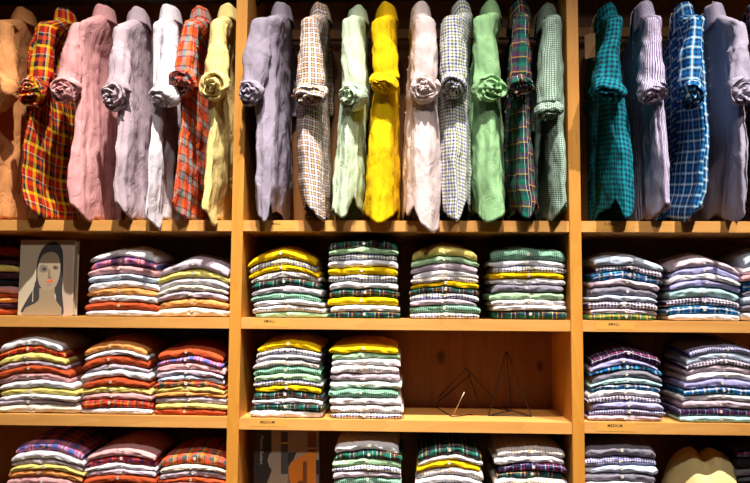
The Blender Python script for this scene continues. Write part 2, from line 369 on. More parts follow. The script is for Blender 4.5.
def folded_stack(keys, shelf_z, bot, top, ytop, place, group, arch=(0.004, 0.03), tilt=0.0, yf=0.014, depth=0.27, plc=0.5, seed=0, extra=0, gapside=0.0):
    """keys top to bottom; bot / top = (px left, px right) of lowest and topmost shirt; ytop = px height of the pile's crest"""
    rnd = random.Random(seed*31+5)
    n = len(keys)
    yface = yf
    # world measures
    zref = shelf_z+0.001-(0.0038 if shelf_z == ZC and 240 < bot[0] < 560 else 0.0)
    xb0, xb1 = at(bot[0], 400, yface).x, at(bot[1], 400, yface).x
    pt = at((top[0]+top[1])/2, ytop, yface+0.02)
    xt0, xt1 = at(top[0], ytop+10, yface+0.01).x, at(top[1], ytop+10, yface+0.01).x
    H = pt.z-zref                         # crest height
    H_end = H-arch[1]
    wts = [rnd.uniform(0.72, 1.28) for _ in range(n)]
    wts[-1] *= 0.95; wts[0] *= 1.25
    for i, k in enumerate(keys):          # thick weights order bottom->top later
        pass
    cum = [0.0]
    for w in reversed(wts): cum.append(cum[-1]+w)
    cum = [c/cum[-1] for c in cum]
    objs = []
    def surf(lvl, s, y):                  # height of the boundary surface at level 0..1, across s in -1..1
        ac = arch[0]+(arch[1]-arch[0])*lvl if lvl > 0 else 0.0
        A = 1-abs(s-0.05)**1.7
        z = H_end*lvl + ac*A + tilt*lvl*s
        d = (y-yface)/depth
        z += 0.030*lvl**1.5*math.sin(PI*0.62*max(0.0, min(1.0, (d-0.05)/0.8)))*(1-0.5*abs(s)**2.5)
        z += (nz(s*1.9+seed*3.1, lvl*9.0+seed, y*3)*0.0065+nz(s*5+seed*1.1, lvl*14.0+seed, y*4)*0.0022)*min(1, lvl*3)
        return z
    for idx in range(n):
        li = n-1-idx                      # index from bottom
        l0, l1 = cum[li], cum[li+1]
        fm = (l0+l1)/2
        jit = rnd.uniform(-0.007, 0.007)
        xa = xb0+(xt0-xb0)*fm+rnd.uniform(-0.006, 0.006)+jit*0.6; xb = xb1+(xt1-xb1)*fm+rnd.uniform(-0.006, 0.006)+jit*0.6
        if idx == 0: xa, xb = xt0, xt1
        if li == 0: xa, xb = xb0, xb1
        y0 = yface+rnd.uniform(-0.003, 0.006)+0.008*fm
        dp = depth+rnd.uniform(-0.01, 0.01)
        so = seed*7.3+li*2.17
        skew = rnd.uniform(-0.006, 0.006)
        key = keys[idx]; desc, mat = FAB[key]
        xc, hw = (xa+xb)/2, (xb-xa)/2
        pc = -1+2*plc+rnd.uniform(-0.05, 0.05)
        drop0, drop1 = rnd.uniform(0.0, 1.0), rnd.uniform(0.0, 1.0)
        def pnt(s, v):
            """s across, v 0..1 round the section: bottom back -> front fold -> top back"""
            e = abs(s)
            env = max(0.0, 1-e**16)**0.5               # rounded side folds
            yy0 = y0+skew*s+0.0035*nz(s*2.2+so, so, 1.3)+0.010*max(0, e-0.82)/0.18*0.6
            zb, zt = surf(l0, s, yy0), surf(l1, s, yy0)
            t = zt-zb
            dep = dp
            # section
            fr = 0.46; lead = min(0.62*t, 0.022)
            if v < 0.5-fr/2:                           # underside, back to front
                q = v/(0.5-fr/2); y = yy0+dep*(1-q)+lead*q; zz = 0.035
                z = surf(l0, s, y)+zz*t
            elif v > 0.5+fr/2:
                q = (v-0.5-fr/2)/(0.5-fr/2); y = yy0+lead+(dep-lead)*q
                z = surf(l1, s, y)-0.035*t
            else:
                a = -PI/2+PI*(v-0.5+fr/2)/fr
                y = yy0+lead*(1-math.cos(a)**0.8 if math.cos(a) > 0 else 1)
                z = (surf(l0, s, y)+0.035*t)*(0.5-0.5*math.sin(a))+(surf(l1, s, y)-0.035*t)*(0.5+0.5*math.sin(a))
                # the edge of the inner layer shows as a crease
                y += 0.0022*math.exp(-((a+0.35)/0.22)**2)*(1 if e < 0.97 else 0)
                w = math.cos(a)
                y += w*0.0034*nz(s*5+so*1.7, a*1.2, so)-w*0.0042*max(0.0, 1-3.2*abs(nz(s*3.2+a*0.9+so*2.1, a*0.9-s*1.2, so*0.7)))*(1 if e < 0.95 else 0)
                z += w*t*0.15*nz(s*3.4+so, 7.7, a*0.8)
            if v > 0.5 and v > 0.5+fr/2-0.1:
                z -= abs(0.06*t*nz(s*5, y*22, so))
            mid = (zb+zt)/2
            mid_y = (surf(l0, s, y)+surf(l1, s, y))/2
            z = mid_y+(z-mid_y)*(0.55+0.45*env)
            # end droop
            if e > 0.8 and li > 0:
                z -= (drop0 if s < 0 else drop1)*0.18*t*((e-0.8)/0.2)**2
            x = xc+hw*s*(1-0.012*(1-math.cos(PI*(v-0.5)))) + 0.004*nz(z*60, so, 3.3)*(e**4)
            return Vector((x, y, z))
        org = Vector((xc, y0+dp/2, zref))
        org.z = zref+surf(l0, 0, y0)
        def sval(i):
            q = -1+2*i/(NS-1)
            return math.copysign(1-(1-abs(q))**1.35, q)
        bm = bmesh.new()
        base = Vector((org.x, org.y, org.z-zref))
        G = [[pnt(sval(i), j/(NP-1))-base for j in range(NP)] for i in range(NS)]
        arc = [0.0]
        for j in range(1, NP): arc.append(arc[-1]+(G[NS//2][j]-G[NS//2][j-1]).length)
        uo, vo = rnd.uniform(0, 1), rnd.uniform(0, 1)
        V = grid(bm, lambda i, j: G[i][j], NS, NP, False, lambda i, j: (uo+G[i][j].x, vo+arc[j]))
        for c in (0, NS-1):                            # close the side folds and the back
            for j in range(NP//2):
                if NP-2-j > j+1: 
                    try: bm.faces.new((V[c][j], V[c][j+1], V[c][NP-2-j], V[c][NP-1-j]))
                    except ValueError: pass
        for i in range(NS-1):
            bm.faces.new((V[i][0], V[i+1][0], V[i+1][NP-1], V[i][NP-1]))
        o = link('folded_shirt', tomesh(bm, 'folded_shirt', mat), None, (org.x, org.y, org.z))
        tag(o, '%s folded shirt, %s, %s' % (desc, ordinal(idx), place), 'shirt', group)
        # placket down the middle of the fold, with its button
        bm = bmesh.new(); NPK = 5
        ww = 0.0145/hw
        def pk(i, j):
            s = pc-ww+2*ww*i/(NPK-1)
            v = 0.33+0.32*j/11
            p = pnt(s, v); q = pnt(s, v+0.01)-pnt(s, v-0.01)
            nrm = Vector((0, -q.z, q.y)).normalized()
            if nrm.y > 0: nrm = -nrm
            edge = 0.0 if i in (0, NPK-1) or j in (0, 11) else 0.0016
            return p+nrm*edge-base
        grid(bm, pk, NPK, 12, False, lambda i, j: (uo+0.004+i*0.007, vo+0.003+arc[min(NP-1, 8+j//2)]))
        link('placket', tomesh(bm, 'placket', mat), o)
        bp = pnt(pc, 0.5)-base
        b = link('button', button_mesh(BUTTON if key not in ('R', 'O', 'T') else DARKBUTTON), o, bp+Vector((0, -0.0016, 0.001)))
        b.rotation_euler = (0.1, 0, 0)
        objs.append(o)
    return objs

ROWB, ROWC, ROWD = 'upper row', 'middle row', 'bottom row'
def FS(keys, z, bot, top, ytop, place, **kw):
    FS.n += 1
    folded_stack(keys, z, bot, top, ytop, place, 'folded shirts in the '+place.replace(' by ', ' beside '), seed=FS.n, **kw)
FS.n = 0
# upper row of folded shirts
FS(['R', 'D0', 'y', 'D0', 'K', 'P', 'R', 'O', 'D0', 'R'], ZB, (-62, 17), (-62, 17), 250, "leftmost stack, left of portrait book", arch=(.002, .010), yf=.115, depth=.225)  # cloths picked darker so their colours carry the shade on this stack
FS(['W', 'Z', 'P', 'B', 'W', 'O', 'W', 'R', 'W'], ZB, (82, 156), (89, 156), 251, 'stack right of portrait book', arch=(.004, .026), plc=.45)
FS(['L', 'y', 'G', 'C', 'L', 'O', 'C'], ZB, (154, 227), (160, 228), 260, 'seven-shirt stack, upper row, left bay', arch=(.008, .036), plc=.5)
FS(['Y', 'N', 'Y', 'T', 'D', 'G', 'g', 'W', 'T', 'M'], ZB, (253, 325), (248, 316), 251, 'first stack, upper row, middle bay', arch=(.006, .036), plc=.47)
FS(['D', 'M', 'N', 'W', 'Y', 'N', 'W', 'D', 'Y', 'W', 'D'], ZB, (328, 400), (329, 397), 241, 'second stack, upper row, middle bay', arch=(.003, .010), plc=.5)
FS(['y', 'M', 'L', 'W', 'T', 'Y', 'D', 'N', 'L', 'g', 'N'], ZB, (410, 480), (412, 477), 248, 'third stack, upper row, middle bay', arch=(.004, .022), plc=.5)
FS(['g', 'W', 'N', 'Y', 'W', 'S', 'M', 'T', 'W', 'D'], ZB, (494, 568), (491, 565), 250, 'fourth stack, upper row, middle bay', arch=(.002, .006), plc=.5)
FS(['B', 'u', 'b', 'L', 'S', 'B', 'u', 'L', 'k'], ZB, (590, 658), (595, 664), 257, 'first stack, upper row, right bay', arch=(.003, .022), tilt=-.014, plc=.53)
FS(['L', 'V', 'W', 'V', 'A', 'u', 'b', 'W'], ZB, (672, 743), (668, 740), 259, 'second stack, upper row, right bay', arch=(.004, .034), tilt=-.008, plc=.5)
FS(['B', 'W', 'P', 'b', 'S', 'B', 'S', 'W'], ZB, (745, 818), (745, 816), 252, 'rightmost stack, upper row, right bay', arch=(.004, .02))
# middle row
FS(['W', 'X', 'y', 'L', 'R', 'P', 'W', 'y', 'W', 'L', 'C'], ZC, (-4, 79), (0, 62), 337, 'first stack, middle row, left bay', arch=(.005, .032), plc=.42)
FS(['O', 'W', 'R', 'L', 'W', 'R', 'y', 'P', 'X', 'W'], ZC, (80, 152), (83, 146), 342, 'second stack, middle row, left bay', arch=(.004, .030), plc=.42)
FS(['R', 'Z', 'P', 'L', 'B', 'z', 'y', 'O', 'L', 'y', 'R'], ZC, (153, 225), (158, 222), 348, 'third stack, middle row, left bay', arch=(.002, .026), tilt=-.006, plc=.46)
FS(['Y', 'N', 'G', 'T', 'g', 'M', 'N', 'Y', 'D', 'W', 'D', 'W'], ZC, (250, 322), (257, 320), 341, 'first stack, middle row, middle bay', arch=(.002, .022), plc=.48)
FS(['Y', 'M', 'W', 'T', 'L', 'm', 'g', 'W', 'T', 'N'], ZC, (331, 402), (329, 398), 346, 'second stack, middle row, middle bay', arch=(.001, .006), plc=.48)
FS(['n', 'V', 'b', 'S', 'A', 'b', 'W', 'u', 'V', 'v', 'L'], ZC, (589, 663), (592, 661), 350, 'first stack, middle row, right bay', arch=(.003, .034), plc=.5)
FS(['v', 'B', 'u', 'L', 'W', 'V', 'b', 'W', 'L', 'n', 'A'], ZC, (680, 760), (689, 764), 345, 'second stack, middle row, right bay', arch=(.003, .030), tilt=-.006, plc=.5)
# bottom row (its lower shirts run below the picture)
FS(['Z', 'W', 'L', 'y', 'O', 'P', 'W', 'R', 'L', 'W'], ZD, (4, 86), (14, 82), 442, 'first stack, bottom row, left bay', arch=(.004, .030), tilt=-.012, plc=.45)
FS(['P', 'q', 'W', 'L', 'R', 'X', 'W', 'L', 'y', 'O'], ZD, (84, 156), (87, 155), 448, 'second stack, bottom row, left bay', arch=(.004, .024), plc=.5)
FS(['z', 'C', 'L', 'R', 'P', 'W', 'O', 'y', 'W'], ZD, (158, 226), (160, 226), 453, 'third stack, bottom row, left bay', arch=(.004, .022), plc=.5)
FS(['W', 'D', 'M', 'N', 'L', 'g', 'W', 'T', 'Y', 'W', 'D'], ZD, (330, 402), (335, 399), 441, 'first stack, bottom row, middle bay', arch=(.004, .018), plc=.52)
FS(['D', 'W', 'Y', 'T', 'W', 'N', 'M', 'W', 'g', 'D'], ZD, (415, 482), (418, 482), 445, 'second stack, bottom row, middle bay', arch=(.004, .032), plc=.5)
FS(['T', 'W', 'n', 'D', 'T', 'W', 'N', 'L', 'g', 'W'], ZD, (496, 569), (497, 565), 448, 'third stack, bottom row, middle bay', arch=(.003, .012), plc=.5)
FS(['S', 'v', 'B', 'S', 'W', 'V', 'u', 'L', 'W'], ZD, (584, 658), (586, 656), 445, 'first stack, bottom row, right bay', arch=(.003, .010), plc=.5)
FS(['K', 'n', 'K', 'S', 'K', 'n', 'K', 'S', 'K', 'K'], ZD, (738, 812), (738, 812), 440, 'dark stack right of cream hat', arch=(.004, .012), yf=.05)

# ------------------------------------------------------------------ hanging shirts
YC, HD = 0.152, 0.195
ZR = 2.375
YN = YC-HD
def hanging_shirt(mat, label, neighbour, coll, sh, lev, hem, cuff, axis, seed, hem_k=1.0, tag_card=False, wave=1.0, notch=0.0):
    rnd = random.Random(seed*13+1)
    w_l = max(0, min(1, (433-sh[0])/150)); w_r = max(0, min(1, (sh[0]-433)/150))
    YL, YR_ = -0.03+0.30*w_r, -0.03+0.30*w_l
    prof = []                                            # (z, centre x, half thickness)
    for (py, a, b) in lev:
        A = at(a, py, YL); B = at(b, py, YR_)
        z = at((a+b)/2, py, -0.03).z
        c, h = (A.x+B.x)/2, abs(B.x-A.x)/2
        if B.x < A.x+0.05: h = 0.025
        prof.append((z, c, max(0.024, h)))
    cp = at(coll[0], coll[1]+0.5, YC-0.065); ctop = cp.z; cx = at(coll[0], coll[1], YC).x
    znk = ctop-0.045                                     # neck seam
    sp = at(sh[0], sh[1], YN+0.03); zsh = sp.z
    tip = at(hem[0], hem[1], YN-0.022)
    zmin = tip.z
    root = empty('hanging_shirt', (cx, YC, ZR))
    tag(root, label, 'shirt', 'shirts hanging on the rails')
    O = Vector((cx, YC, ZR))
    def interp(z):
        if z >= prof[0][0]:
            t = min(1, (z-prof[0][0])/max(0.01, znk-prof[0][0]))
            c = prof[0][1]*(1-t)+cx*t; h = prof[0][2]*(1-t)+0.032*t
            return c, h
        for a, b in zip(prof, prof[1:]):
            if z >= b[0]:
                t = (z-b[0])/(a[0]-b[0]); t = t*t*(3-2*t); return b[1]+(a[1]-b[1])*t, b[2]+(a[2]-b[2])*t
        return prof[-1][1], prof[-1][2]
    NA, NZ = 110, 80
    ph = [rnd.uniform(0, 6.28) for _ in range(6)]
    zbot_back = ZA+0.012
    cbot, hbot = interp(zmin)
    a0 = math.asin(max(-0.85, min(0.85, (tip.x-cbot)/max(0.02, hbot))))
    def body(i, j):
        th = 2*PI*i/NA                                   # 0 = near edge, pi = far edge, pi/2 = +x side
        ca, sa = math.cos(th), math.sin(th)
        # hem height here
        d = (th-a0+PI) % (2*PI)-PI
        hz = zmin+hem_k*0.050*(abs(d)/0.95)**1.25
        hz = min(hz, zbot_back+0.004+0.034*max(0.0, ca)**0.5)
        hz += 0.004*nz(th*2, seed, 1)
        if notch: hz += 0.050*math.exp(-((((th-notch+PI) % (2*PI))-PI)/0.20)**2)
        y_here = YC-HD*1.02*math.copysign(abs(ca)**0.6, ca)-0.036*max(0, ca)
        k = max(0.0, min(1.0, (y_here+0.030)/0.03))
        hz = max(hz, zmin+(ZA+0.008-zmin)*k) if zmin < ZA+0.008 else hz
        t = j/(NZ-1)
        t2 = t
        shz = znk+0.004
        z = hz+(shz-hz)*t2
        # shoulder slope: half depth shrinks above the shoulder points
        if z > zsh-0.035:
            if z > zsh-0.006:
                q = min(1, (z-zsh+0.006)/(znk+0.010-zsh)); hd = HD*0.93*(1-q)+0.056*q
            else:
                q = (zsh-0.006-z)/0.029; hd = HD*(0.93+0.055*(1-(1-q)**2))
        else: hd = HD*(0.97+0.06*(zsh-z))
        c, h = interp(z)
        up = max(0.0, min(1.0, (z-zsh+0.06)/0.10)); e = 0.80+0.15*up
        yy = -hd*math.copysign(abs(ca)**e, ca); xx = h*math.copysign(abs(sa)**(0.86+0.1*up)*1.10, sa)
        low = min(1.0, max(0.0, (zsh-z)/0.5))
        # hanging folds
        f = (math.sin(yy*34+ph[0]+2.2*nz(z*1.6, seed, 0))*0.55+math.sin(yy*61+ph[1]+3*nz(z*2.1, seed, 5))*0.35)*(0.002+0.0065*low)*wave
        f2 = 0.010*low*nz(th*1.5+ph[2], z*3.0, seed)+0.0055*nz(xx*26+seed, yy*20, z*11)+0.0035*nz(xx*50+seed, yy*44, z*26)
        pz = 1 if abs(sa) > 0.25 else 0.35
        rg = lambda v: max(0.0, 1-abs(v)*3.2)
        arc_ = math.copysign(1-abs(ca), sa)*0.16+(xx if abs(ca) > 0.7 else 0)
        cr = rg(nz(arc_*9+seed*2.3+z*3.0, z*2.6-arc_*2, seed*1.7))*0.0075+rg(nz(arc_*16-z*5+seed, z*7+arc_*7, seed*0.9+4))*0.0055+rg(nz(arc_*30+z*6+seed, z*16-arc_*9, seed*0.3+8))*0.0028
        cr *= 0.35+0.65*low
        vf = rg(nz(arc_*17+seed*3.7+0.6*z, z*0.9, seed*1.1))*0.010*(0.4+0.6*low)
        cv = cr*0.42+vf*(0.75 if ca > 0.6 else 0.5)-0.004
        yy -= cv*wave*max(0, ca)**0.5*(1-up)
        xx += cv*wave*sa*(1-up)*(1 if ca > 0.4 else 0.7)
        xx += (f*pz*(1 if sa > 0 else -1)*-0.6+f2)*wave
        yy += 0.014*low*nz(th*2.2+ph[3], z*2.4, seed+3)*(1 if ca > 0 else 0.4)
        yy -= 0.036*low**3*max(0, ca)
        yy = min(yy, DEP-0.024-YC)
        return Vector((c+xx, YC+yy, z))-O
    bm = bmesh.new()
    G = [[body(i, j) for j in range(NZ)] for i in range(NA)]
    per = [0.0]; jm = NZ//3
    for i in range(1, NA+1): per.append(per[-1]+(G[i % NA][jm]-G[i-1][jm]).length)
    uo = rnd.uniform(0, 1); vo = rnd.uniform(0, 1)
    grid(bm, lambda i, j: G[i][j], NA, NZ, True, lambda i, j: (uo+per[i], vo+G[i % NA][j].z+0.02*math.sin(per[i]*8)))
    bo = link('body', tomesh(bm, 'body', mat), root)
    sm = bo.modifiers.new('cloth thickness', 'SOLIDIFY'); sm.thickness = 0.0016; sm.offset = -1
    # ---- sleeves: near one seen, far one behind
    cc = at(cuff[0], cuff[1], YN-0.035)
    rx, rz = cuff[2]/F_PX*2.75, cuff[3]/F_PX*2.75
    ax = Vector(axis).normalized()
    def sleeve(near):
        sgn = 1 if near else -1
        c0, h0 = interp(zsh-0.05)
        bm = bmesh.new(); NU, NV = 34, 36
        c1, h1 = interp(zsh-0.03)
        if near:
            end = cc-ax*0.016+Vector((0, 0.004, 0.012))
            P = [Vector((cx*0.5+sp.x*0.5, YC-0.100, znk*0.45+zsh*0.55-0.030)), Vector((sp.x, YN+0.040, zsh-0.024)), Vector((sp.x*0.72+end.x*0.28, YN+0.026, zsh-0.095)), Vector((sp.x*0.36+end.x*0.64, YN+0.010, zsh*0.45+end.z*0.55)), end]
        else:
            P = [Vector((cx, YC+0.100, znk*0.45+zsh*0.55-0.034)), Vector((c1, YC+HD-0.040, zsh-0.024)), Vector((c1, YC+HD-0.012, zsh-0.095)), Vector((c1, YC+HD-0.012, zsh*0.45+cc.z*0.55)), Vector((c1, YC+HD-0.014, cc.z+0.02))]
        w1 = max(0.027, min(0.043, h1*1.02))
        wx = [0.020, w1*0.80, w1*0.90, w1*0.98+0.002, (rx*0.62 if near else w1)]
        wy = [0.018, 0.028, 0.036, 0.038, 0.026] if near else [0.014, 0.016, 0.016, 0.016, 0.016]
        def spl(arr, t):
            q = min(int(t*(len(arr)-1)), len(arr)-2); u = t*(len(arr)-1)-q
            g = lambda k: arr[max(0, min(len(arr)-1, k))]
            a, b, c, d = g(q-1), g(q), g(q+1), g(q+2)
            return 0.5*((2*b)+(c-a)*u+(2*a-5*b+4*c-d)*u*u+(3*b-a-3*c+d)*u**3)
        rg = lambda v: max(0.0, 1-abs(v)*3.0)
        def fn(i, j):
            t = j/(NV-1); a = 2*PI*i/NU
            p = spl(P, t); rxx, ryy = spl(wx, t), spl(wy, t)
            ca, sa = math.cos(a), math.sin(a)
            w = 0.006*nz(a*1.3, t*3, seed+9)+rg(nz(a*1.5+seed, t*3.5+a*0.4, seed+2))*0.0055*(0.3+t)+rg(nz(a*2.6+seed+t*2, t*7-a*0.8, seed+5))*0.0035*(0.3+t)
            w += 0.004*math.sin(t*40+2.5*math.sin(a+ph[5]))*max(0, t-0.68)/0.3
            tilt_ = Vector((0, 0, -0.4*ryy*math.sin(a)*(1-t)))
            return p+Vector(((rxx*1.04+w)*math.copysign(abs(ca)**0.95, ca), (ryy+w)*math.copysign(abs(sa)**0.95, sa), 0.0))+tilt_-O
        G2 = [[fn(i, j) for j in range(NV)] for i in range(NU)]
        pu = [0.0]
        for i in range(1, NU+1): pu.append(pu[-1]+(G2[i % NU][NV//2]-G2[i-1][NV//2]).length)
        grid(bm, lambda i, j: G2[i][j], NU, NV, True, lambda i, j: (uo+pu[i], vo+G2[i % NU][j].z))
        so = link('sleeve', tomesh(bm, 'sleeve', mat), root)
        m2 = so.modifiers.new('cloth thickness', 'SOLIDIFY'); m2.thickness = 0.0014; m2.offset = -1
        # ---- rolled cuff
        if near:
            bm = bmesh.new(); NU, NV = 190, 13
            sx = Vector((1, 0, 0)); sx = (sx-ax*sx.dot(ax)).normalized(); sy = ax.cross(sx).normalized()
            Rm = (rx+rz)/2
            turns = 2.6; rot = rnd.uniform(0, 6.28); tw = rnd.choice((-1, 1))
            cs_ = [(-0.42, -0.92), (-0.18, -0.72), (-0.04, -0.42), (0.0, -0.12), (0.0, 0.10), (-0.03, 0.26), (-0.10, 0.36), (-0.19, 0.37), (-0.27, 0.30), (-0.33, 0.20), (-0.38, 0.06)]
            def cf(i, j):
                t = i/(NU-1); a = tw*(2*PI*turns*t)+rot; k = turns*t
                q_ = j/(NV-1)*(len(cs_)-1); q = min(int(q_), len(cs_)-2); u = q_-q
                dr = cs_[q][0]*(1-u)+cs_[q+1][0]*u; h = cs_[q][1]*(1-u)+cs_[q+1][1]*u
                r = 1.0-0.80*t
                sq = 1-0.45*t
                r += 0.20*nz(math.cos(a)*1.3+k*1.9+seed*3.1, math.sin(a)*1.3, h*0.8+seed)+0.05*math.sin(3*a+k*2)*(1-t)
                r = max(0.05, r+dr*sq*(0.8+0.5*nz(a*0.7, k, seed+0.5)))
                h += 0.26*nz(a*0.55+k, seed*1.7, 3.1)*(0.35+t)+0.16*math.sin(a+rot*2)*(0.3+0.7*(h+0.8)/1.2)+0.42*t
                h += 0.20*nz(a*1.8, k*3+j*0.25, seed+7)
                r += 0.08*nz(a*2.2+j*0.4, k*2, seed+1)
                if h < -0.3: r *= 1-0.12*(-0.3-h)
                drift = Vector((0.16*t*math.cos(rot*3), 0.16*t*math.sin(rot*3)))
                return cc+sx*(math.cos(a)*r+drift.x)*rx+sy*(math.sin(a)*r+drift.y)*rz+ax*(h*Rm*0.85)-O
            G3 = [[cf(i, j) for j in range(NV)] for i in range(NU)]
            sl = [0.0]; ul = [0.0]
            for j in range(1, NV): sl.append(sl[-1]+(G3[0][j]-G3[0][j-1]).length)
            for i in range(1, NU): ul.append(ul[-1]+(G3[i][NV//2-2]-G3[i-1][NV//2-2]).length)
            ro = rnd.uniform(0, 0.05)
            grid(bm, lambda i, j: G3[i][j], NU, NV, False, lambda i, j: (uo+ro+ul[i], vo+sl[j]))
            def disc(i, j):                              # crumpled cloth filling the roll
                a = 2*PI*i/26; r = 0.86*(1-j/9.0)
                h = 0.12+0.42*(1-r/0.86)+0.20*nz(math.cos(a)*r*3+seed, math.sin(a)*r*3, 5.5)+0.16*(1-abs(nz(math.cos(a)*r*2.2, math.sin(a)*r*2.2+seed, 1.5))*3)
                return cc+sx*math.cos(a)*r*rx+sy*math.sin(a)*r*rz+ax*(h*Rm*0.85)-O
            grid(bm, disc, 26, 10, True, lambda i, j: (uo+i*0.010, vo+j*0.005))
            link('rolled_cuff', tomesh(bm, 'rolled_cuff', mat), so)
    sleeve(True); sleeve(False)
    # ---- collar: stand and fall, open at the front (-x)
    bm = bmesh.new(); NU, NV = 44, 15
    lean = rnd.uniform(-0.004, 0.004)
    cs = [(0.80, -0.010), (0.80, 0.012), (0.83, 0.032), (0.87, 0.043), (0.95, 0.047), (1.03, 0.041), (1.10, 0.024), (1.16, 0.006), (1.20, -0.008)]
    def co(i, j):
        a = PI+0.22+(2*PI-0.44)*i/(NU-1)                 # from the front, round the back, to the front
        front = max(0.0, -math.cos(a))
        t = j/(NV-1)*(len(cs)-1); q = min(int(t), len(cs)-2); u = t-q
        r = cs[q][0]*(1-u)+cs[q+1][0]*u; h = cs[q][1]*(1-u)+cs[q+1][1]*u
        out = max(0.0, (j/(NV-1)-0.5)*2)
        pt = math.exp(-((abs(math.cos(a/1.0))-0.88)/0.10)**2)*front
        h -= out*(0.052*front**1.5+0.008)+0.008*math.sin(a)*0.5
        r *= 1+0.34*out*front
        r *= 1+0.10*out*nz(a*1.1+seed, 3.3, seed)
        h += 0.010*nz(math.cos(a)*1.2+seed, math.sin(a)*1.2, 7.1)
        h -= 0.012*front*(1-out)
        r *= 1+0.05*nz(math.cos(a)*2+seed, math.sin(a)*2, 0.4)
        return Vector((cx+lean+0.0345*r*math.cos(a)-0.10*h, YC+0.056*r*math.sin(a), znk+h))-O
    G4 = [[co(i, j) for j in range(NV)] for i in range(NU)]
    grid(bm, lambda i, j: G4[i][j], NU, NV, False, lambda i, j: (uo+i*0.0075, vo+j*0.008))
    k = link('collar', tomesh(bm, 'collar', mat), root)
    m3 = k.modifiers.new('cloth thickness', 'SOLIDIFY'); m3.thickness = 0.002; m3.offset = 1
    # ---- placket and buttons down the front (-x) side
    i3 = int(NA*0.75)
    bm = bmesh.new()
    def pl(i, j):
        ii = i3-2+i; a = G[ii][j]
        n = (Vector((G[ii+1][j].y-G[ii-1][j].y, -(G[ii+1][j].x-G[ii-1][j].x), 0))).normalized()
        if n.x > 0: n = -n
        return a+n*(0.0022 if 0 < i < 4 else 0.0004)
    grid(bm, pl, 5, NZ-2, False, lambda i, j: (uo+0.01+i*0.008, vo+0.013+G[i3][j].z))
    po = link('placket', tomesh(bm, 'placket', mat), root)
    for q in range(7):
        j = int(NZ-4-q*5.6)
        n = Vector((-1, 0, 0))
        b = link('button', button_mesh(BUTTON), po, pl(2, j)+n*0.0008)
        b.rotation_euler = (0, 0, -PI/2)
    if tag_card:
        p = at(tag_card[0], tag_card[1], 0.05)-O
        bm = bmesh.new(); box(bm, p.x-0.0008, p.x+0.0008, -0.020+p.y, 0.020+p.y, p.z-0.045, p.z+0.045, 0)
        bmesh.ops.rotate(bm, verts=bm.verts, cent=p, matrix=Matrix.Rotation(tag_card[2], 3, 'Z'))
        tube(bm, [(p.x, p.y, p.z+0.042), (p.x+0.01, p.y, p.z+0.09), (p.x+0.03, p.y+0.02, p.z+0.13)], 0.0006, 5)
        c = link('swing_tag', tomesh(bm, 'swing_tag', TAN, False), root); c['label'] = 'tan card swing tag'
    # ---- the hanger that carries it
    hr = empty('clothes_hanger', (cx, YC, ZR))
    tag(hr, 'black clothes hanger inside the %s' % neighbour, 'hanger', 'black hangers on the rails')
    bm = bmesh.new()
    zc = znk-0.004-ZR
    NVh = 15
    def arm(i, j):
        t = -1+2*j/(NVh-1); a = 2*PI*i/10
        hgt = 0.020*(1-0.5*abs(t)); wid = 0.010
        z = zc+0.004-(0.040+znk-zsh)*abs(t)**1.15
        return Vector((wid*math.cos(a), 0.150*t, z+hgt*0.7*math.sin(a)))
    V = grid(bm, arm, 10, NVh, True)
    bm.faces.new([V[i][0] for i in range(10)]); bm.faces.new([V[i][-1] for i in range(10)][::-1])
    tube(bm, [(0, 0, zc+0.03), (0, 0, zc+0.055), (0, 0, zc+0.075)], [0.019, 0.016, 0.008], 10)
    link('hanger_arms', tomesh(bm, 'hanger_arms', BLACKPL), hr)
    bm = bmesh.new()
    pts = [(0, 0, zc+0.07), (0, 0, -0.045)]
    for q in range(13):
        a = -PI*0.42-q*(PI*1.28)/12+0.0
        pts.append((0, 0.0160*math.cos(a), 0.0160*math.sin(a)+0.0))
    pts = [(0, 0, zc+0.07), (0, 0, -0.034)]+[(0, 0.0150*math.cos(a), 0.0150*math.sin(a)) for a in [(-0.30+q*0.115)*PI for q in range(13)]]
    tube(bm, pts, 0.0019, 7)
    h = link('hook', tomesh(bm, 'hook', STEEL), hr); h['label'] = 'bare steel hook'

